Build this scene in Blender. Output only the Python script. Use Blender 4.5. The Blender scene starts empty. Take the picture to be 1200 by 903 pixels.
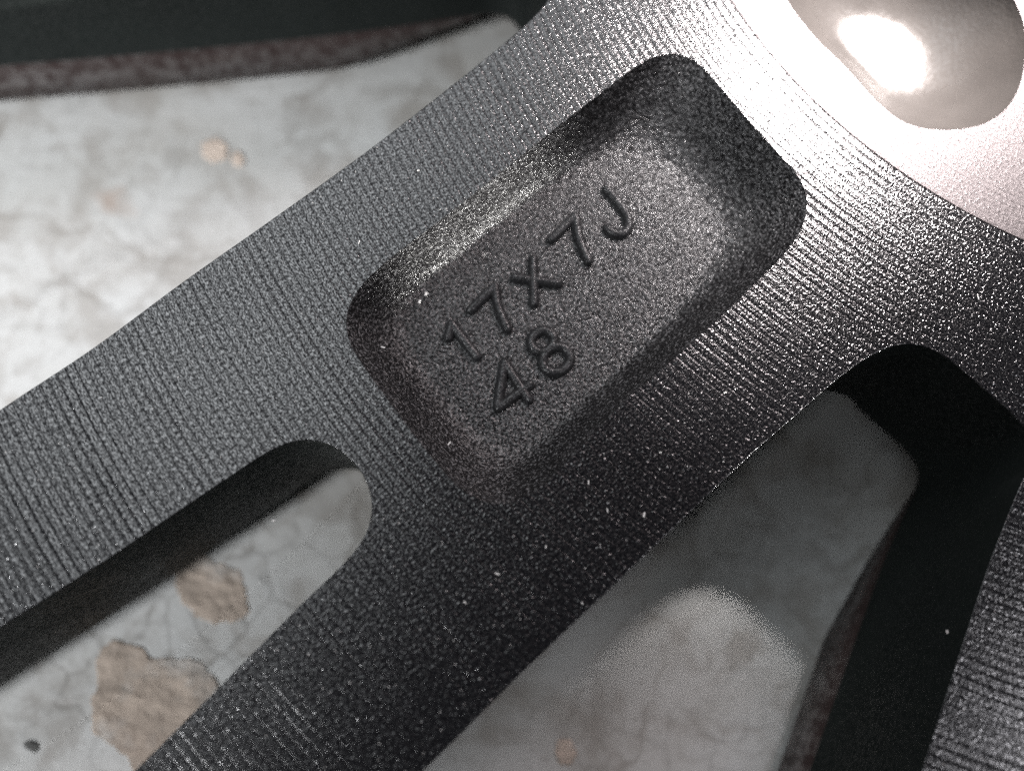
import bpy, bmesh, math, random
from mathutils import Vector, Matrix
from mathutils.geometry import delaunay_2d_cdt

# ------------------------------------------------------------------ scene, camera, light
# Everything is in metres.  Origin = centre of the wheel hub, z = 0 is the turned back face of the spokes.
scene = bpy.context.scene
MM = 0.001
AXIS = 0.695406 + math.pi           # direction in which the marked spoke runs away from the hub
GROUND_Z = -38.0                    # mm

def camera():
    f, nx, ny = 963.0, 584.0, 675.0
    d = Vector(((nx - 600) / f, -(ny - 451.5) / f, -1.0))
    zc = (-d).normalized()
    r = Vector((1, 0, 0)); xw = (r - zc * r.dot(zc)).normalized(); yw = zc.cross(xw)
    M = Matrix((xw, yw, zc)).to_4x4()
    M.translation = Vector((-1.046201, -1.158745, 1.0)) * 0.095
    cd = bpy.data.cameras.new('camera'); c = bpy.data.objects.new('camera', cd)
    scene.collection.objects.link(c); c.matrix_world = M
    cd.sensor_width = 36.0; cd.lens = f / 1200 * 36
    cd.clip_start = 0.002; cd.clip_end = 20
    cd.dof.use_dof = True; cd.dof.focus_distance = 0.1005; cd.dof.aperture_fstop = 7.5
    cd.dof.aperture_blades = 0
    scene.camera = c
camera()

world = bpy.data.worlds.new('World'); scene.world = world; world.use_nodes = True
bg = world.node_tree.nodes['Background']
bg.inputs[0].default_value = (0.80, 0.86, 1.0, 1); bg.inputs[1].default_value = 0.02

def area(name, loc, target, size, power, col, spread=180, shape='DISK', size_y=None):
    l = bpy.data.lights.new(name, 'AREA'); l.shape = shape; l.size = size
    if size_y: l.size_y = size_y
    l.energy = power; l.color = col; l.spread = math.radians(spread)
    o = bpy.data.objects.new(name, l); scene.collection.objects.link(o)
    o.location = loc
    o.rotation_euler = (Vector(target) - Vector(loc)).to_track_quat('-Z', 'Y').to_euler()
    return o
def spot(name, loc, target, radius, power, col, cone, blend=1.0):
    l = bpy.data.lights.new(name, 'SPOT'); l.energy = power; l.color = col; l.shadow_soft_size = radius
    l.spot_size = math.radians(cone); l.spot_blend = blend
    o = bpy.data.objects.new(name, l); scene.collection.objects.link(o); o.location = loc
    o.rotation_euler = (Vector(target) - Vector(loc)).to_track_quat('-Z', 'Y').to_euler()
    return o
# work lamp beyond the hub, mirrored by the turned face next to the hub
spot('work_lamp', (0.075, 0.150, 0.263), (-0.025, -0.006, 0), 0.03, 50.0, (1.0, 0.95, 0.94), 19.5)
spot('hub_fill', (0.072, 0.138, 0.215), (-0.08, -0.06, 0), 0.05, 2.7, (1.0, 0.86, 0.87), 56)  # added pinkish fill near the work lamp, lightens the recess and its end wall
# small lamp at the lower left, roughly in line with the marked spoke, its pool on the left
spot('left_lamp', (-0.495, -0.385, 0.33), (-0.215, -0.062, -0.04), 0.05, 20.5, (0.97, 0.98, 1.0), 28)
# dimmer light from the right
area('side_light', (0.28, -0.26, 0.42), (-0.08, -0.08, 0), 0.12, 0.6, (0.97, 0.95, 1.0))
# added narrow spot from the right, puts the gleam on the long recess wall
spot('gleam_spot', (0.20, -0.28, 0.082), (-0.1015, -0.0648, -0.0035), 0.012, 62.0, (1.0, 0.98, 0.94), 2.5, 0.8)
# broad pale ceiling light over the left side
o = area('ceiling_light', (-0.335, 0.300, 0.55), (-0.335, 0.300, 0), 0.85, 3.2, (0.93, 0.97, 1.0), shape='RECTANGLE', size_y=0.5)
o.rotation_euler = (0, 0, math.radians(63))

scene.view_settings.view_transform = 'Standard'; scene.view_settings.look = 'None'
scene.view_settings.exposure = 0; scene.view_settings.gamma = 1
scene.render.engine = 'CYCLES'
scene.cycles.use_denoising = False
scene.cycles.max_bounces = 8
scene.cycles.sample_clamp_indirect = 4

# ------------------------------------------------------------------ material helpers
class NT:
    def __init__(s, name):
        s.m = bpy.data.materials.new(name); s.m.use_nodes = True; s.t = s.m.node_tree
        s.b = s.t.nodes['Principled BSDF']
    def n(s, typ, **kw):
        nd = s.t.nodes.new(typ)
        for k, v in kw.items(): setattr(nd, k, v)
        return nd
    def l(s, a, b): s.t.links.new(a, b)
    def val(s, sock, v):
        if hasattr(v, 'is_output'): s.l(v, sock)
        else: sock.default_value = v
    def math(s, op, a, b=0.0, c=0.0, clamp=False):
        nd = s.n('ShaderNodeMath', operation=op, use_clamp=clamp)
        s.val(nd.inputs[0], a); s.val(nd.inputs[1], b); s.val(nd.inputs[2], c); return nd.outputs[0]
    def mix(s, fac, a, b):
        nd = s.n('ShaderNodeMix', data_type='RGBA'); s.val(nd.inputs[0], fac)
        s.val(nd.inputs[6], a); s.val(nd.inputs[7], b); return nd.outputs[2]
    def noise(s, vec, scale, detail=2, rough=0.5, dist=0.0):
        nd = s.n('ShaderNodeTexNoise'); s.l(vec, nd.inputs['Vector'])
        nd.inputs['Scale'].default_value = scale; nd.inputs['Detail'].default_value = detail
        nd.inputs['Roughness'].default_value = rough; nd.inputs['Distortion'].default_value = dist
        return nd
    def ramp(s, fac, stops, interp='LINEAR'):
        nd = s.n('ShaderNodeValToRGB'); s.l(fac, nd.inputs[0]); nd.color_ramp.interpolation = interp
        e = nd.color_ramp.elements
        while len(e) < len(stops): e.new(0.5)
        for k, (p, c) in enumerate(stops):
            e[k].position = p; e[k].color = c if len(c) == 4 else (*c, 1)
        return nd.outputs[0]
    def maprange(s, v, a, b, c, d):
        nd = s.n('ShaderNodeMapRange'); s.val(nd.inputs[0], v)
        for k, x in enumerate((a, b, c, d)): nd.inputs[k + 1].default_value = x
        return nd.outputs[0]
    def set(s, **kw):
        for k, v in kw.items(): s.val(s.b.inputs[k.replace('_', ' ')], v)

def flakes(t, P, bc, amount, scale):
    """pale metallic flakes in the powder coat"""
    if not amount: return bc
    f1 = t.noise(P, scale * 0.75, 1.0, 0.6); f2 = t.noise(P, scale * 0.09, 2)
    m = t.math('MULTIPLY', t.math('POWER', t.maprange(f1.outputs[0], 0.52, 0.68, 0.0, 1.0), 1.5), t.maprange(f2.outputs[0], 0.3, 0.7, 0.7, 1.2))
    return t.mix(t.math('MULTIPLY', m, amount), bc, (0.42, 0.42, 0.43, 1))

def grooved(name, col, rough, aniso, groove_amp, grain_amp, metallic=0.0, pitch=1.15, grain_scale=4200, spec=0.5, flake=0.0):
    """powder coat over concentric turning marks (object space, hub at the origin)"""
    t = NT(name)
    tc = t.n('ShaderNodeTexCoord'); P = tc.outputs['Object']
    # slight waver so that the turning marks are not mathematically perfect
    wv = t.noise(P, 160, 2)
    sep = t.n('ShaderNodeSeparateXYZ'); t.l(P, sep.inputs[0])
    x, y = sep.outputs[0], sep.outputs[1]
    r = t.math('SQRT', t.math('ADD', t.math('MULTIPLY', x, x), t.math('MULTIPLY', y, y)))
    rr = t.math('ADD', r, t.math('MULTIPLY', t.math('SUBTRACT', wv.outputs[0], 0.5), 0.00007))
    ph = t.math('MULTIPLY', rr, 2 * math.pi / (pitch * MM))
    s1 = t.math('SINE', ph)
    ridge = t.math('POWER', t.math('ABSOLUTE', t.math('SINE', t.math('MULTIPLY', ph, 0.5))), 0.7)
    s2 = t.math('SINE', t.math('MULTIPLY', ph, 2.13))
    # groove depth differs from turn to turn
    cr = t.n('ShaderNodeCombineXYZ'); t.l(t.math('MULTIPLY', r, 1.0), cr.inputs[0])
    dv = t.noise(cr.outputs[0], 900, 2); dv2 = t.noise(P, 60, 3)
    amp = t.math('MULTIPLY', t.maprange(dv.outputs[0], 0.3, 0.7, 0.65, 1.2), t.maprange(dv2.outputs[0], 0.35, 0.65, 0.6, 1.1))
    g = t.math('MULTIPLY', t.math('ADD', ridge, t.math('MULTIPLY', s2, 0.16)), t.math('MULTIPLY', amp, groove_amp))
    # grain of the powder coat; the dashes follow the turning marks
    th = t.math('ARCTAN2', y, x)
    pv = t.n('ShaderNodeCombineXYZ'); t.l(r, pv.inputs[0]); t.l(t.math('MULTIPLY', th, 0.13 * 0.5), pv.inputs[1])
    d1 = t.noise(pv.outputs[0], grain_scale * 1.2, 2.0, 0.65)
    dash = t.maprange(d1.outputs[0], 0.38, 0.64, 0.0, 1.0)
    n1 = t.noise(P, grain_scale, 2.0, 0.6)
    n2 = t.noise(P, grain_scale * 0.62, 1.0)
    # mostly fine grain, with sparse steeper grains that sparkle
    sp = t.math('POWER', t.maprange(n2.outputs[0], 0.42, 0.80, 0.0, 1.0), 2.0)
    gr = t.math('MULTIPLY', t.math('ADD', t.math('MULTIPLY', n1.outputs[0], 0.55), t.math('MULTIPLY', sp, 1.6)), grain_amp)
    h = t.math('ADD', g, gr)
    bp = t.n('ShaderNodeBump'); bp.inputs['Strength'].default_value = 1.0
    bp.inputs['Distance'].default_value = 1e-3
    t.l(h, bp.inputs['Height']); t.l(bp.outputs[0], t.b.inputs['Normal'])
    # tangent: radial direction, so that the highlight spreads across the turning marks
    cv = t.n('ShaderNodeCombineXYZ'); t.l(x, cv.inputs[0]); t.l(y, cv.inputs[1])
    vt = t.n('ShaderNodeVectorTransform', vector_type='VECTOR', convert_from='OBJECT', convert_to='WORLD')
    t.l(cv.outputs[0], vt.inputs[0])
    nv = t.n('ShaderNodeVectorMath', operation='NORMALIZE'); t.l(vt.outputs[0], nv.inputs[0])
    t.l(nv.outputs[0], t.b.inputs['Tangent'])
    t.b.inputs['Anisotropic'].default_value = aniso
    rn = t.noise(P, grain_scale * 0.8, 0)
    t.set(Roughness=t.maprange(rn.outputs[0], 0.3, 0.7, rough - 0.07, rough + 0.10), Metallic=metallic)
    valley = t.maprange(ridge, 0.15, 0.75, 0.48, 1.05)
    t.set(Specular_IOR_Level=t.math('MULTIPLY', t.math('MULTIPLY', t.math('ADD', t.math('MULTIPLY', t.math('POWER', dash, 1.4), 2.2), 0.18), valley), spec))
    fl = t.noise(P, 30, 4)
    bc = t.mix(fl.outputs[0], (*[c * 0.8 for c in col], 1), (*[c * 1.25 for c in col], 1))
    t.set(Base_Color=flakes(t, P, bc, flake, grain_scale))
    return t.m

M_TURNED = grooved('turned_black_coat', (0.0045, 0.0045, 0.0055), 0.20, 0.6, 0.046, 0.024, spec=1.0, flake=0.025, grain_scale=4800)
M_PAD = grooved('turned_hub_coat', (0.13, 0.115, 0.115), 0.40, 0.5, 0.018, 0.010, metallic=0.5, pitch=0.8)

def cast_mat(name, col, rough, amp, scale, spec=0.5, big=0.4, metallic=0.0, flake=0.0):
    t = NT(name); tc = t.n('ShaderNodeTexCoord'); P = tc.outputs['Object']
    n1 = t.noise(P, scale, 2, 0.55); n2 = t.noise(P, scale * 0.33, 2, 0.5); n3 = t.noise(P, scale * 0.05, 2)
    h = t.math('ADD', t.math('MULTIPLY', n1.outputs[0], 1.0), t.math('MULTIPLY', n2.outputs[0], big))
    bp = t.n('ShaderNodeBump'); bp.inputs['Strength'].default_value = 1.0; bp.inputs['Distance'].default_value = amp * 1e-3
    t.l(h, bp.inputs['Height']); t.l(bp.outputs[0], t.b.inputs['Normal'])
    t.set(Roughness=t.maprange(n3.outputs[0], 0.3, 0.7, rough - 0.05, rough + 0.08), Metallic=metallic)
    t.set(Specular_IOR_Level=t.math('MULTIPLY', t.maprange(n1.outputs[0], 0.40, 0.64, 0.15, 1.9), spec))
    bc = t.mix(n3.outputs[0], (*[c * 0.8 for c in col], 1), (*[c * 1.25 for c in col], 1))
    t.set(Base_Color=flakes(t, P, bc, flake, 4200))
    return t.m
M_CAST = cast_mat('cast_black_coat', (0.009, 0.0085, 0.009), 0.30, 0.26, 2700, big=0.9, spec=0.6, flake=0.34)
M_CHAR = cast_mat('cast_black_coat_characters', (0.018, 0.018, 0.019), 0.32, 0.06, 4300, spec=0.5, flake=0.06)
M_WALL = cast_mat('smooth_black_coat', (0.015, 0.018, 0.017), 0.55, 0.02, 1800, spec=0.10)
M_LIP = cast_mat('glossy_brown_front_edge', (0.040, 0.028, 0.0265), 0.28, 0.03, 600, spec=0.8)
M_HUBCAST = cast_mat('cast_hub_coat', (0.10, 0.09, 0.083), 0.29, 0.035, 2600, metallic=0.2)

# ------------------------------------------------------------------ mesh helpers
def link(o, parent=None):
    scene.collection.objects.link(o)
    if parent: o.parent = parent
    return o
def tag(o, label=None, cat=None, group=None, kind=None):
    for k, v in (('label', label), ('category', cat), ('group', group), ('kind', kind)):
        if v: o[k] = v
    return o
def mesh_obj(name, verts, faces, mats, parent=None, midx=None, smooth=None):
    me = bpy.data.meshes.new(name)
    me.from_pydata([Vector(v) * MM for v in verts], [], faces)
    for m in mats: me.materials.append(m)
    for k, p in enumerate(me.polygons):
        if midx: p.material_index = midx[k]
        p.use_smooth = smooth[k] if isinstance(smooth, list) else bool(smooth)
    me.update()
    return link(bpy.data.objects.new(name, me), parent)

def spline(pts, step=0.8, closed=False):
    """Catmull-Rom through the points, resampled at about `step` mm"""
    P = [Vector(p) for p in pts]; out = []; n = len(P)
    segs = n if closed else n - 1
    for i in range(segs):
        p1, p2 = P[i], P[(i + 1) % n]
        p0 = P[i - 1] if (closed or i > 0) else p1 + (p1 - p2)
        p3 = P[(i + 2) % n] if (closed or i + 2 < n) else p2 + (p2 - p1)
        k = max(1, int((p2 - p1).length / step))
        t0 = 0.0; t1 = t0 + max((p1 - p0).length, 1e-6) ** .5
        t2 = t1 + max((p2 - p1).length, 1e-6) ** .5; t3 = t2 + max((p3 - p2).length, 1e-6) ** .5
        for j in range(k):
            t = t1 + (t2 - t1) * j / k
            A1 = (t1 - t) / (t1 - t0) * p0 + (t - t0) / (t1 - t0) * p1
            A2 = (t2 - t) / (t2 - t1) * p1 + (t - t1) / (t2 - t1) * p2
            A3 = (t3 - t) / (t3 - t2) * p2 + (t - t2) / (t3 - t2) * p3
            B1 = (t2 - t) / (t2 - t0) * A1 + (t - t0) / (t2 - t0) * A2
            B2 = (t3 - t) / (t3 - t1) * A2 + (t - t1) / (t3 - t1) * A3
            out.append((t2 - t) / (t2 - t1) * B1 + (t - t1) / (t2 - t1) * B2)
    if not closed: out.append(P[-1])
    return out
def smooth_closed(pts, it=3):
    for _ in range(it):
        n = len(pts)
        pts = [pts[i] * .5 + (pts[i - 1] + pts[(i + 1) % n]) * .25 for i in range(n)]
    return pts
def resample_closed(pts, n):
    L = [0.0]
    for i in range(len(pts)): L.append(L[-1] + (pts[(i + 1) % len(pts)] - pts[i]).length)
    out = []; k = 0
    for j in range(n):
        s = L[-1] * j / n
        while L[k + 1] < s: k += 1
        a, b = pts[k], pts[(k + 1) % len(pts)]
        out.append(a.lerp(b, (s - L[k]) / max(L[k + 1] - L[k], 1e-9)))
    return out
def inside(p, poly):
    c = False; n = len(poly); x, y = p; j = n - 1
    for i in range(n):
        xi, yi = poly[i][0], poly[i][1]; xj, yj = poly[j][0], poly[j][1]
        if (yi > y) != (yj > y) and x < (xj - xi) * (y - yi) / (yj - yi) + xi: c = not c
        j = i
    return c
def fill(outer, holes=()):
    """triangles between an outline and its holes; returns points and triangles"""
    V = [Vector((p[0], p[1])) for p in outer]; E = [(i, (i + 1) % len(outer)) for i in range(len(outer))]
    for h in holes:
        b = len(V); V += [Vector((p[0], p[1])) for p in h]; E += [(b + i, b + (i + 1) % len(h)) for i in range(len(h))]
    v, e, f, *_ = delaunay_2d_cdt(V, E, [], 0, 1e-7)
    tri = []
    for t in f:
        c = (v[t[0]] + v[t[1]] + v[t[2]]) / 3
        if inside(c, outer) and not any(inside(c, h) for h in holes):
            a, b, d = (v[k] for k in t)
            tri.append(tuple(t) if (b - a).cross(d - a) > 0 else tuple(reversed(t)))
    return v, tri

def plate(name, contour, seam, inset_dirs, parent, hole=None, depth=27.0, fillet=0.09, mats=None, lip=False):
    """a spoke: flat turned back face, rounded edge, deep smooth side walls.
    contour counter-clockwise; seam[i] True = edge i..i+1 joins a neighbour and gets neither wall nor rounding."""
    n = len(contour); V = []; F = []; MI = []; SM = []
    ins = []
    for i in range(n):
        s0, s1 = seam[i - 1], seam[i]
        if s0 and s1: ins.append(Vector((0, 0)))
        elif i in inset_dirs: ins.append(inset_dirs[i])
        else:
            d = (contour[(i + 1) % n] - contour[i - 1]).normalized(); ins.append(Vector((-d.y, d.x)))
    prof = []
    for k in range(5):
        a = math.pi / 2 * k / 4
        prof.append((fillet * (1 - math.sin(a)), -fillet * (1 - math.cos(a))))
    top_poly = [contour[i] + ins[i] * prof[0][0] for i in range(n)]
    pv, tri = fill(top_poly, [hole] if hole else [])
    V += [(p.x, p.y, 0.0) for p in pv]; F += tri; MI += [0] * len(tri); SM += [False] * len(tri)
    rings = []
    levels = prof + [(0.0, -depth * .5), (0.0, -depth + 1.0), (0.9, -depth)]
    fl = [max(0.02, min(1, (p.length - 103) / 26)) if lip else 0 for p in contour]
    if lip: levels = prof + [(0.0, -depth * .5), (0.0, -depth), (-.35, -depth - .4), (-1.1, -depth - 8.0), (0.3, -depth - 8.6)]
    def lv(i, o, z):
        if lip and z < -depth: return o * fl[i], -depth + (z + depth) * fl[i]
        return o, z
    for (o, z) in levels:
        b = len(V); rings.append(b)
        for i in range(n):
            oo, zz = lv(i, o, z); q = contour[i] + ins[i] * oo; V.append((q.x, q.y, zz))
    for k in range(len(levels) - 1):
        for i in range(n):
            if seam[i]: continue
            a, b = rings[k], rings[k + 1]; j = (i + 1) % n
            F.append((a + i, b + i, b + j, a + j)); MI.append(2 if (lip and k >= 6) else 1 if k >= 4 else 0); SM.append(True)
    bt = [contour[i] + ins[i] * (0.3 * fl[i] if lip else 0.9) for i in range(n)]
    pv, tri = fill(bt); b = len(V)
    V += [(p.x, p.y, -depth - (8.6 * fl[k] if lip and k < n else 0)) for k, p in enumerate(pv)]
    F += [tuple(b + q for q in reversed(t)) for t in tri]; MI += [1] * len(tri); SM += [False] * len(tri)
    return mesh_obj(name, V, F, mats or [M_TURNED, M_WALL, M_LIP], parent, MI, SM)

def wall_prof(u):
    return u * 1.42 if u < .40 else .568 + .432 * (1 - (1 - (u - .40) / .60) ** 2.0)
def bowl_prof(u):
    return math.sin(u * math.pi / 2) ** 0.9
def pocket(name, top, floor, depth, parent, mat, n=220, prof=wall_prof):
    """recess lofted from its rim outline down to its floor outline"""
    T = top; Fl = floor; V = []; F = []
    cen = sum(Fl, Vector((0, 0))) / len(Fl)
    K = 26
    for k in range(K + 1):
        u = k / K
        # crisp lip, sloping wall, wide fillet at the floor
        w = u
        z = -depth * prof(u)
        for i in range(n):
            p = T[i].lerp(Fl[i], w); V.append((p.x, p.y, z if k else 0.0))
    for m in range(1, 14):
        for i in range(n):
            p = Fl[i].lerp(cen, m / 14.0); V.append((p.x, p.y, -depth))
    R = K + 13
    for k in range(R):
        for i in range(n):
            j = (i + 1) % n; F.append((k * n + i, (k * n + j), (k + 1) * n + j, (k + 1) * n + i))
    V.append((cen.x, cen.y, -depth)); c = len(V) - 1
    for i in range(n): F.append((R * n + i, R * n + (i + 1) % n, c))
    return mesh_obj(name, V, F, [mat], parent, None, True)

# ------------------------------------------------------------------ ground
def ground_material():
    t = NT('worn_grey_sheet'); tc = t.n('ShaderNodeTexCoord'); P = tc.outputs['Object']
    a = t.noise(P, 28, 5, 0.62, 0.6); b = t.noise(P, 110, 4, 0.6, 0.4); c = t.noise(P, 420, 3, 0.6)
    base = t.ramp(a.outputs[0], [(0.28, (0.36, 0.345, 0.315)), (0.43, (0.50, 0.50, 0.48)), (0.68, (0.57, 0.58, 0.57))])
    base = t.mix(t.maprange(b.outputs[0], 0.36, 0.52, 0.55, 0.0), base, (0.27, 0.245, 0.215, 1))
    base = t.mix(t.maprange(c.outputs[0], 0.55, 0.75, 0.0, 0.3), base, (0.66, 0.66, 0.65, 1))
    gk = t.noise(P, 950, 2, 0.7); base = t.mix(t.maprange(gk.outputs[0], 0.58, 0.74, 0.0, 0.55), base, (0.22, 0.205, 0.18, 1))
    # hairline cracks in the coating
    wob = t.noise(P, 60, 3, 0.6); vm = t.n('ShaderNodeVectorMath', operation='MULTIPLY_ADD')
    t.l(wob.outputs[1], vm.inputs[0]); vm.inputs[1].default_value = (0.016,) * 3; t.l(P, vm.inputs[2])
    vo = t.n('ShaderNodeTexVoronoi', feature='DISTANCE_TO_EDGE'); vo.inputs['Scale'].default_value = 120; t.l(vm.outputs[0], vo.inputs['Vector'])
    crack = t.maprange(vo.outputs['Distance'], 0.0, 0.07, 1.0, 0.0)
    cm = t.noise(P, 22, 3)
    # the coating is crazed most where the brown backing has come through
    cz = t.n('ShaderNodeVectorMath', operation='DISTANCE'); t.l(P, cz.inputs[0]); cz.inputs[1].default_value = (-0.142, -0.118, GROUND_Z * MM)
    craze = t.math('MULTIPLY', t.maprange(cz.outputs['Value'], 0.012, 0.045, 0.62, 0.0), t.maprange(b.outputs[0], 0.35, 0.6, 1.0, 0.45))
    crk = t.math('MULTIPLY', crack, t.math('MAXIMUM', craze, t.maprange(cm.outputs[0], 0.50, 0.68, 0.0, 0.28)))
    base = t.mix(crk, base, (0.13, 0.12, 0.105, 1))
    # long faint scratches and rusty freckles
    mp = t.n('ShaderNodeMapping'); mp.inputs['Rotation'].default_value = (0, 0, 0.9); mp.inputs['Scale'].default_value = (1, 9, 1); t.l(P, mp.inputs[0])
    sc = t.noise(mp.outputs[0], 70, 3, 0.7)
    base = t.mix(t.maprange(sc.outputs[0], 0.60, 0.72, 0.0, 0.35), base, (0.24, 0.23, 0.21, 1))
    # thin hairlines running in several directions
    for k, (ang, sc_, thr) in enumerate(((0.35, 46, 0.012), (-0.7, 38, 0.010), (1.9, 52, 0.010))):
        mq = t.n('ShaderNodeMapping'); mq.inputs['Rotation'].default_value = (0, 0, ang); mq.inputs['Location'].default_value = (k * .37, k * .11, 0); t.l(vm.outputs[0], mq.inputs[0])
        mq2 = t.n('ShaderNodeMapping'); mq2.inputs['Scale'].default_value = (0.25, 1, 1); t.l(mq.outputs[0], mq2.inputs[0])
        hn = t.noise(mq2.outputs[0], sc_, 1, 0.4)
        hl = t.math('COMPARE', hn.outputs[0], 0.5, thr)
        gate = t.noise(P, 33 + 7 * k, 2)
        base = t.mix(t.math('MULTIPLY', hl, t.maprange(gate.outputs[0], 0.48, 0.62, 0.0, 0.32)), base, (0.20, 0.18, 0.155, 1))
    ru = t.noise(P, 75, 2, 0.5); base = t.mix(t.maprange(ru.outputs[0], 0.70, 0.78, 0.0, 0.6), base, (0.30, 0.20, 0.14, 1))
    t.set(Base_Color=base, Roughness=t.maprange(b.outputs[0], 0.3, 0.7, 0.34, 0.55))
    h = t.math('ADD', t.math('MULTIPLY', b.outputs[0], 0.25), t.math('ADD', t.math('MULTIPLY', c.outputs[0], 0.08), t.math('MULTIPLY', crk, -0.10)))
    bp = t.n('ShaderNodeBump'); bp.inputs['Distance'].default_value = 0.8e-3; t.l(h, bp.inputs['Height']); t.l(bp.outputs[0], t.b.inputs['Normal'])
    return t.m
M_GROUND = ground_material()

def paper_material(name, col):
    t = NT(name); tc = t.n('ShaderNodeTexCoord'); P = tc.outputs['Object']
    a = t.noise(P, 300, 4, 0.65); mp = t.n('ShaderNodeMapping'); mp.inputs['Rotation'].default_value = (0, 0, -0.6); mp.inputs['Scale'].default_value = (1, 1.8, 1)
    t.l(P, mp.inputs[0]); b = t.noise(mp.outputs[0], 170, 3, 0.6)
    base = t.mix(t.maprange(b.outputs[0], 0.35, 0.65, 0, 1), (*[c * 0.82 for c in col], 1), (*[min(1, c * 1.16) for c in col], 1))
    base = t.mix(t.maprange(a.outputs[0], 0.55, 0.75, 0, 0.4), base, (*[c * 0.6 for c in col], 1))
    w = t.noise(P, 95, 4, 0.65); base = t.mix(t.maprange(w.outputs[0], 0.50, 0.66, 0.0, 0.75), base, (0.50, 0.485, 0.46, 1))
    t.set(Base_Color=base, Roughness=0.8)
    h = t.math('ADD', a.outputs[0], b.outputs[0])
    bp = t.n('ShaderNodeBump'); bp.inputs['Distance'].default_value = 0.9e-3; t.l(h, bp.inputs['Height']); t.l(bp.outputs[0], t.b.inputs['Normal'])
    return t.m
M_PAPER = paper_material('bare_brown_backing', (0.46, 0.385, 0.32))
M_PAPER2 = paper_material('bare_orange_backing', (0.62, 0.52, 0.44))
M_PAPER3 = paper_material('bare_dark_backing', (0.10, 0.10, 0.095))

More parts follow.
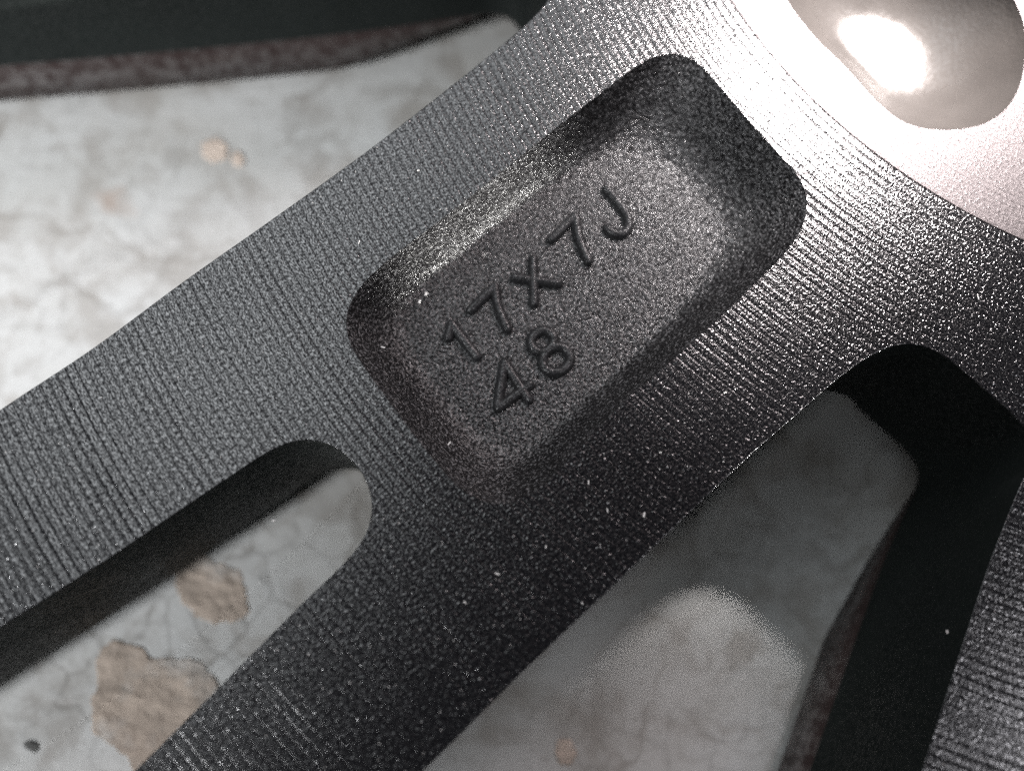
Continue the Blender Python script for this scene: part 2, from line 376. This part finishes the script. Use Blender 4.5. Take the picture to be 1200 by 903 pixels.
def build_ground():
    crease = [Vector(p) for p in ((-260, -116), (-188.0, -72.8), (-182.8, -69.8), (-175.0, -64.8), (-168.2, -61.1), (-162.8, -58.0), (-157.3, -55.2), (-145, -49.0))]
    def ridge(x, y):
        best = 1e9; u = 0
        for i in range(len(crease) - 1):
            a, b = crease[i], crease[i + 1]; d = b - a
            t = max(0, min(1, (Vector((x, y)) - a).dot(d) / d.length_squared)); q = a + d * t
            D = (Vector((x, y)) - q).length
            if D < best: best = D; u = (x + 172) / 28
        return 0.8 * math.exp(-(best / 2.2) ** 2) * math.exp(-min(u * u, 9)) 
    xs = [-600, -420, -300] + [-260 + 2.0 * k for k in range(23)] + [-215 + k for k in range(95)] + [-120 + 2.0 * k for k in range(56)] + [40, 120, 240, 420]
    ys = [-520, -330, -230] + [-180 + 2.0 * k for k in range(43)] + [-95 + k for k in range(60)] + [-35 + 2.0 * k for k in range(34)] + [60, 120, 240, 420]
    rnd = random.Random(4); V = []; F = []
    for y in ys:
        for x in xs:
            w = 0.25 * math.sin(x * .045 + .6) * math.sin(y * .05) if -300 < x < 60 and -230 < y < 60 else 0
            V.append((x, y, GROUND_Z + w + (ridge(x, y) if abs(x + 172) < 80 else 0)))
    nx = len(xs)
    for j in range(len(ys) - 1):
        for i in range(nx - 1): F.append((j * nx + i, j * nx + i + 1, (j + 1) * nx + i + 1, (j + 1) * nx + i))
    g = mesh_obj('ground', V, F, [M_GROUND], None, None, True)
    tag(g, 'worn light grey coated sheet under the wheel', 'ground', kind='structure'); del g['category']
    def patch(pts, mat, label, th=0.22):
        rng = random.Random(int(abs(pts[0][0] * 10)))
        c = smooth_closed(spline(pts, 0.5, True), 1)
        if sum(a.x * b.y - b.x * a.y for a, b in zip(c, c[1:] + c[:1])) < 0: c.reverse()
        n = len(c); cen = sum(c, Vector((0, 0))) / n
        ph = [rng.uniform(0, 6.28) for _ in range(4)]
        c = [p + (p - cen).normalized() * (.28 * math.sin(i * 37.7 / n + ph[0]) + .20 * math.sin(i * 81.7 / n + ph[1]) + .12 * math.sin(i * 157 / n + ph[2]) + rng.uniform(-.08, .08)) * min(1, (p - cen).length / 5) for i, p in enumerate(c)]
        zb = GROUND_Z - 0.4; zt = GROUND_Z + th
        V = [(p.x, p.y, zb) for p in c] + [(p.x, p.y, zt - .12) for p in c]
        inn = [p + (cen - p).normalized() * .3 for p in c]
        V += [(p.x, p.y, zt + rng.uniform(-.04, .04)) for p in inn]
        F = []
        for k in range(2):
            for i in range(n): F.append((k * n + i, k * n + (i + 1) % n, (k + 1) * n + (i + 1) % n, (k + 1) * n + i))
        pv, tri = fill(inn); b = len(V); V += [(p.x, p.y, zt) for p in pv]; F += [tuple(b + q for q in t) for t in tri]
        o = mesh_obj('bare_patch', V, F, [mat], g, None, False); o['label'] = label
    patch([(-160.4, -120.9), (-159.2, -119.9), (-157.7, -119.4), (-156.3, -120.2), (-153.8, -121.2), (-152.2, -122.4), (-149.6, -121.9), (-146.3, -122.4), (-143.8, -124.1), (-142.1, -125.9), (-141.1, -127.8), (-141.8, -129.6), (-144.1, -133.2), (-147.0, -136.2), (-149.3, -138.5), (-152.5, -139.5), (-154.5, -137.1), (-155.9, -135.6), (-158.0, -134.1), (-159.8, -132.6), (-160.9, -130.2), (-160.9, -127.7), (-160.3, -125.9)], M_PAPER, 'large ragged brown bare patch seen through the slot')
    patch([(-151.1, -105.5), (-147.7, -106.8), (-144.3, -107.5), (-140.8, -108.8), (-138.9, -111.4), (-138.2, -114.0), (-138.8, -116.1), (-141.1, -117.2), (-144.2, -116.7), (-147.3, -115.4), (-148.8, -113.3), (-149.9, -110.7), (-151.2, -108.1)], M_PAPER, 'smaller brown bare patch half in the slot shade')
    patch([(-152.0, -35.4), (-150.3, -34.4), (-148.4, -35.0), (-147.3, -37.0), (-148.1, -38.7), (-150.2, -39.0), (-151.8, -37.7)], M_PAPER2, 'small pale orange chip in the upper left ground')
    patch([(-146.8, -37.4), (-145.6, -36.9), (-144.3, -38.2), (-144.7, -39.7), (-146.2, -39.7)], M_PAPER2, 'tiny pale orange chip beside the larger chip')
    patch([(-90.5, -134.3), (-88.5, -134.1), (-87.5, -135.8), (-88.3, -137.6), (-90.3, -137.3)], M_PAPER2, 'small reddish chip in the shaded window')
    patch([(-170.5, -134.3), (-169.3, -133.9), (-168.0, -134.3), (-167.7, -135.5), (-168.5, -136.0), (-169.0, -135.2), (-170.2, -135.0)], M_PAPER3, 'tiny dark fleck at the lower left', 0.3)
build_ground()

# ------------------------------------------------------------------ wheel
wheel = bpy.data.objects.new('alloy_wheel', None); link(wheel)
wheel.location = (0, 0, 0); wheel.rotation_euler = (0, 0, AXIS)
wheel.empty_display_size = 0.05
tag(wheel, 'black powder-coated alloy wheel lying face down, size 17x7J 48 cast in a spoke recess', 'wheel')

R_PAD = 77.0
def arc(r, a0, a1, step=1.0):
    n = max(2, int(abs(a1 - a0) / 180 * math.pi * r / step))
    return [Vector((r * math.cos(math.radians(a0 + (a1 - a0) * k / n)), r * math.sin(math.radians(a0 + (a1 - a0) * k / n)))) for k in range(n + 1)]
SEAM = 22.2
W0 = Vector((95.9 * math.cos(math.radians(SEAM)), 95.9 * math.sin(math.radians(SEAM))))
W0m = Vector((W0.x, -W0.y))
RS = R_PAD                                    # spokes meet the hub here
right_win = spline([W0, (89.4, 34.2), (90.3, 32.6), (91.6, 31.3), (93.2, 30.4), (95.2, 29.8), (97.7, 29.4), (100.8, 29.15), (108, 29.1), (115.4, 29.1), (127.5, 29.5), (137, 29.9), (151, 30.4), (165, 31.2), (185, 31.6), (214, 32), (275, 34)], 0.6)
left_win = spline([W0m, (89.6, -35.2), (91.2, -34.0), (93.8, -32.6), (97, -31.8), (101, -31.3), (107.2, -30.9), (116, -30.5), (127, -30.2), (141, -30.3), (154, -30.5), (167, -30.4), (180, -31), (214, -31.6), (275, -33.5)], 0.6)
slot = spline([(275, -19.5), (214, -12.6), (205, -11.6), (192.4, -10.1), (178.9, -8.7), (164.3, -7.6), (157.6, -6.9), (154.6, -5.7), (152.6, -3.6), (151.6, -0.8), (151.6, 2.2), (152.6, 5.0), (154.6, 7.1), (157.6, 8.3), (166.4, 9.2), (177.5, 10.4), (188.7, 11.5), (205, 13.0), (214, 13.8), (275, 19.8)], 0.6)  # fork arms run overlong out of view, lengthened to carry their ground shadow on

def assemble(pieces):
    """pieces = [(points, is_seam)] in order round the contour -> contour, seam flags"""
    C = []; S = []
    for pts, sm in pieces:
        for p in pts:
            p = Vector((p[0], p[1]))
            if C and (C[-1] - p).length < 1e-4:
                S[-1] = sm; continue
            C.append(p); S.append(sm)
    if (C[0] - C[-1]).length < 1e-4: C.pop(); S.pop()
    return C, S

# marked spoke, counter-clockwise: hub arc (+ to -), left window edge outward, outer end, slot, outer end, right edge inward
C, S = assemble([(arc(RS, SEAM, -SEAM), True), ([arc(RS, -SEAM, -SEAM)[0], W0m], True), (left_win, False), ([left_win[-1], slot[0]], True), (slot, False), ([slot[-1], right_win[-1]], True), (list(reversed(right_win)), False), ([W0, arc(RS, SEAM, SEAM)[0]], True)])
def dirs(C, S):
    d = {}
    for i, p in enumerate(C):
        if S[i - 1] != S[i]:
            if p.length > 150: 
                q = C[i + 1 if S[i - 1] else i - 1] - C[i if S[i - 1] else i]; q = q if S[i - 1] else -q
                q = q.normalized(); d[i] = Vector((-q.y, q.x))
            else: d[i] = -p.normalized()
    return d

# recess outlines (measured rim and floor)
rim_raw = [(88.7, -17.2), (91.6, -17.6), (98.8, -17.6), (109.7, -17.4), (118.5, -17.1), (126.1, -17.0), (133.7, -16.9), (138.3, -16.2), (141.4, -14.5), (143.0, -12.0), (143.7, -7.3), (144.0, -1.0), (144.2, 5.7), (143.9, 10.5), (142.4, 14.0), (139.4, 15.9), (136.3, 16.3), (130.1, 15.7), (122.7, 14.9), (113.3, 14.8), (101.9, 14.2), (93.7, 13.4), (90.4, 12.4), (87.5, 10.2), (86.2, 7.8), (85.9, 4.7), (85.5, -2.8), (85.0, -9.2), (85.0, -13.2), (86.2, -15.7)]
floor_raw = [(131.58, -13.4), (134.6, -12.0), (136.6, -9.1), (137.3, -5.23), (137.6, -1.24), (137.6, 2.41), (137.3, 5.72), (136.1, 8.6), (133.9, 10.0), (131.0, 10.5), (123.22, 10.5), (114.6, 9.8), (107, 8.8), (101, 7.2), (97.4, 5.0), (95.2, 1.8), (94.4, -2.0), (94.9, -6.0), (96.4, -9.2), (99.0, -11.6), (103, -13.2), (108, -13.9), (116.68, -14.2), (124.49, -13.9), (128.4, -13.8)]
def star(raw, n=220):
    c = smooth_closed(spline(raw, 0.5, True), 4)
    lo = Vector((min(p.x for p in c), min(p.y for p in c))); hi = Vector((max(p.x for p in c), max(p.y for p in c)))
    m = (lo + hi) / 2; hw = (hi - lo) / 2
    N = [Vector(((p.x - m.x) / hw.x, (p.y - m.y) / hw.y)) for p in c]
    out = []
    for k in range(n):
        a = 2 * math.pi * k / n; d = Vector((math.cos(a), math.sin(a))); best = None
        for i in range(len(N)):
            p, q = N[i], N[(i + 1) % len(N)]; e = q - p; den = d.cross(e)
            if abs(den) < 1e-12: continue
            t = p.cross(e) / den; u = p.cross(d) / den
            if t > 0 and -1e-9 <= u <= 1 + 1e-9: best = t if best is None else max(best, t)
        v = d * best; out.append(Vector((v.x * hw.x + m.x, v.y * hw.y + m.y)))
    return out
rim = star(rim_raw); flo = star(floor_raw)
DEPTH = 7.0
spoke = plate('spoke', C, S, dirs(C, S), wheel, hole=rim)
tag(spoke, 'forked spoke with the stamped recess and a slot')
rec = pocket('recess', rim, flo, DEPTH, spoke, M_CAST)
tag(rec, 'rounded rectangular cast recess with grainy floor')

# neighbouring spokes
def mirror45(pts): return [Vector((p.y, p.x)) for p in (Vector(q) for q in pts)]
nb_edge = spline([W0, (88.5, 39), (88.2, 42), (87.9, 46), (88.3, 48.6), (90.2, 50.6), (93.9, 52.0), (102.9, 55.6), (109.4, 58.6), (123.8, 65.4), (140, 73.2), (170, 88), (190, 98)], 0.6)
far = mirror45(nb_edge)
C2, S2 = assemble([(arc(RS, 90 - SEAM, SEAM), True), ([arc(RS, SEAM, SEAM)[0], W0], True), (nb_edge, False), ([nb_edge[-1], far[-1]], True), (list(reversed(far)), False), ([far[0], arc(RS, 90 - SEAM, 90 - SEAM)[0]], True)])
sp2 = plate('spoke', C2, S2, dirs(C2, S2), wheel, depth=27.0, lip=True)
tag(sp2, 'broad plain spoke at the lower right')
up_edge = spline([W0m, (88.3, -39), (87.5, -42.5), (86.6, -46), (86.6, -49.2), (88.4, -51.8), (92, -54.0), (107.1, -62.6), (128.4, -76.0), (157.1, -95), (190, -117)], 0.6)
farm = [Vector((-p.y, -p.x)) for p in up_edge]
C3, S3 = assemble([(arc(RS, -SEAM, -90 + SEAM), True), ([arc(RS, -90 + SEAM, -90 + SEAM)[0], farm[0]], True), (farm, False), ([farm[-1], up_edge[-1]], True), (list(reversed(up_edge)), False), ([up_edge[0], arc(RS, -SEAM, -SEAM)[0]], True)])
sp3 = plate('spoke', C3, S3, dirs(C3, S3), wheel, depth=27.0, lip=True)
tag(sp3, 'broad plain spoke at the top left, only its side wall in view')

# hub pad: flat ring with a lightening recess and a centre bore
hub_rim = star([(70.3, -7), (70.4, 0), (70.8, 6), (70.2, 10.5), (68.4, 13.2), (65.8, 15.4), (62.7, 17.1), (58.5, 17.6), (54.5, 16.4), (50.3, 13.6), (46.8, 10), (44.6, 5), (44, 0), (44.6, -5), (46.8, -10), (50.3, -14), (54.5, -17), (60, -18.4), (65, -17.6), (68.6, -14)], 160)
_hc = sum(hub_rim, Vector((0, 0))) / len(hub_rim)
hub_floor = [_hc + (p - _hc) * 0.25 for p in hub_rim]
def build_hub():
    H = 0.12; V = []; F = []; MI = []; SM = []
    outer = arc(R_PAD - 0.06, 0, 360, 0.8)[:-1]; bore = arc(31, 0, 360, 1.0)[:-1]
    pv, tri = fill(outer, [hub_rim, bore])
    V += [(p.x, p.y, H) for p in pv]; F += tri; MI += [0] * len(tri); SM += [False] * len(tri)
    def wall(ring, levels, flip, mi):
        n = len(ring); b0 = len(V)
        for (k, z) in levels: V.extend([(p.x * k, p.y * k, z) for p in ring])
        for q in range(len(levels) - 1):
            for i in range(n):
                a = b0 + q * n; b = a + n; j = (i + 1) % n
                f = (a + i, b + i, b + j, a + j); F.append(tuple(reversed(f)) if flip else f); MI.append(mi); SM.append(True)
    k = (R_PAD + 0.05) / (R_PAD - 0.06)
    wall(outer, [(1, H), (1 + (k - 1) * .6, H - .02), (k, H - .06), (k, -27)], False, 0)
    wall(outer, [(k, -27), (.97, GROUND_Z + 0.02)], False, 1)
    wall(bore, [(1, H), (1, GROUND_Z + 0.02)], True, 1)
    o = mesh_obj('hub', V, F, [M_PAD, M_WALL], wheel, MI, SM)
    tag(o, 'brightly lit hub mounting face with pale turned finish')
    r = pocket('recess', hub_rim, hub_floor, 8.0, o, M_HUBCAST, n=160, prof=bowl_prof); r.location.z = H * MM
    tag(r, 'smooth lightening recess in the hub face')
build_hub()

# raised characters on the recess floor
def ribbon(name, strokes, parent, label, w=0.58, h=0.9):
    """rounded raised strokes, one mesh per character"""
    V = []; F = []; rnd = random.Random(len(name) + int(strokes[0][0][0] * 7))
    for st in strokes:
        closed = (Vector(st[0]) - Vector(st[-1])).length < 1e-6
        pts = [Vector(p) for p in (spline(st[:-1], .16, True) if closed else spline(st, .16))]
        n = len(pts); K = 9; rings = []
        def section(p, d, s, zs=1.0):
            nn = Vector((-d.y, d.x)); b = len(V); jit = 1 + rnd.uniform(-.02, .02)
            for k in range(K):
                a = math.pi * k / (K - 1); q = p + nn * (math.cos(a) * w * s * jit * (1.0 + .25 * (1 - math.sin(a))))
                V.append((q.x, q.y, -DEPTH - .06 + (h * zs * jit + .06) * math.sin(a) ** .8))
            rings.append(b)
        D = []
        for i in range(n):
            a = pts[i - 1] if (closed or i) else pts[i]; b = pts[(i + 1) % n] if (closed or i < n - 1) else pts[i]
            D.append((b - a).normalized())
        if not closed:
            for e in (0.98, .85, .55): section(pts[0] - D[0] * w * e, D[0], math.sqrt(1 - e * e), math.sqrt(1 - e * e))
        for i in range(n): section(pts[i], D[i], 1)
        if not closed:
            for e in (.55, .85, .98): section(pts[-1] + D[-1] * w * e, D[-1], math.sqrt(1 - e * e), math.sqrt(1 - e * e))
        m = len(rings)
        for i in range(m if closed else m - 1):
            a, b = rings[i], rings[(i + 1) % m]
            for k in range(K - 1): F.append((a + k, a + k + 1, b + k + 1, b + k))
    o = mesh_obj(name, V, F, [M_CHAR], parent, None, True); o['label'] = label
    return o
def ring(cx, cy, rx, ry, n=14):
    p = [(cx + rx * math.cos(2 * math.pi * k / n), cy + ry * math.sin(2 * math.pi * k / n)) for k in range(n)]
    return p + [p[0]]
ribbon('digit', [[(132.8, -6.3), (131.2, -7.5)], [(131.2, -7.5), (131.35, -4.8), (131.45, -2.0)]], spoke, 'raised digit 1')
ribbon('digit', [[(128.2, -7.4), (123.6, -7.9)], [(123.6, -7.9), (125.1, -5.4), (126.1, -2.3)]], spoke, 'raised digit 7 after the 1')
ribbon('letter', [[(120.9, -7.2), (116.9, -2.8)], [(117.3, -7.6), (121.2, -2.8)]], spoke, 'raised letter x')
ribbon('digit', [[(113.7, -8.2), (109.0, -8.7)], [(109.0, -8.7), (110.8, -5.8), (111.9, -2.7)]], spoke, 'raised digit 7 before the J')
ribbon('letter', [[(103.2, -9.1), (103.3, -6.8), (103.6, -4.5), (104.4, -3.1), (105.6, -2.75), (106.6, -3.4), (106.95, -4.7)]], spoke, 'raised letter J')
ribbon('digit', [[(129.2, 0.8), (129.6, 3.8), (129.95, 6.6)], [(129.2, 0.8), (131.5, 2.8), (133.7, 4.85)], [(133.7, 4.85), (130.9, 5.0), (128.55, 5.1)]], spoke, 'raised digit 4')
ribbon('digit', [ring(123.65, 1.75, 1.55, 1.35), ring(123.85, 4.75, 1.85, 1.6)], spoke, 'raised digit 8')

# ------------------------------------------------------------------ lint and dust on the turned face
def dust():
    t = NT('pale_lint'); t.set(Base_Color=(0.75, 0.74, 0.72, 1), Roughness=0.8)
    rnd = random.Random(11); V = []; F = []
    def fleck(x, y, z, l, w, a):
        b = len(V); ca, sa = math.cos(a), math.sin(a); hh = w * .6
        for dz in (0, hh):
            for u, v in ((-l, -w * .6), (l * .9, -w), (l, w * .5), (-l * .8, w)):
                V.append((x + (u * ca - v * sa) / 2, y + (u * sa + v * ca) / 2, z + dz))
        F.extend([(b + 3, b + 2, b + 1, b), (b + 4, b + 5, b + 6, b + 7)] + [(b + i, b + (i + 1) % 4, b + 4 + (i + 1) % 4, b + 4 + i) for i in range(4)])
    main = [(-116.7, -70.0, .55, .16), (-40.6, -76.7, .8, .16), (-99.5, -109.8, .6, .16), (-82.7, -103.2, .6, .2), (-89, -99.5, .5, .14), (-86.9, -102.7, .5, .14), (-109.7, -60.3, .3, .15), (-94, -106.8, .3, .14), (-49.2, -116.1, .3, .2), (-51.6, -74.7, .3, .14), (-72.5, -88.8, .4, .18), (-59.5, -78.1, .3, .14), (-125, -103.9, .3, .14), (-103.1, -112.9, .4, .14), (-90, -113, .35, .12), (-80.5, -96, .3, .13)]
    for x, y, l, w in main: fleck(x, y, 0.01, l, w, rnd.uniform(0, 3.1))
    ca, sa = math.cos(AXIS), math.sin(AXIS); k = 0
    while k < 420:
        p = Vector((rnd.uniform(79, 200), rnd.uniform(-30, 75)))
        if inside(p, rim) or not (inside(p, C) or inside(p, C2)): continue
        fleck(p.x * ca - p.y * sa, p.x * sa + p.y * ca, 0.01, rnd.uniform(.06, .2), rnd.uniform(.05, .11), rnd.uniform(0, 3.1)); k += 1
    # a few in the recess
    for s, tt, z, l, w in ((140.2, -9.5, -3.2, .55, .22), (141.5, 5.2, -2.2, .5, .2), (132.6, -12.3, -6.3, .5, .3), (131.3, -12.6, -6.3, .5, .32), (122, -12, -6.45, .25, .14), (99, 3, -6.45, .25, .12)):
        fleck(s * ca - tt * sa, s * sa + tt * ca, z, l, w, rnd.uniform(0, 3.1))
    o = mesh_obj('lint', V, F, [t.m], None, None, False)
    tag(o, 'pale specks of lint and dust on the black spoke', 'lint', kind='stuff')
dust()
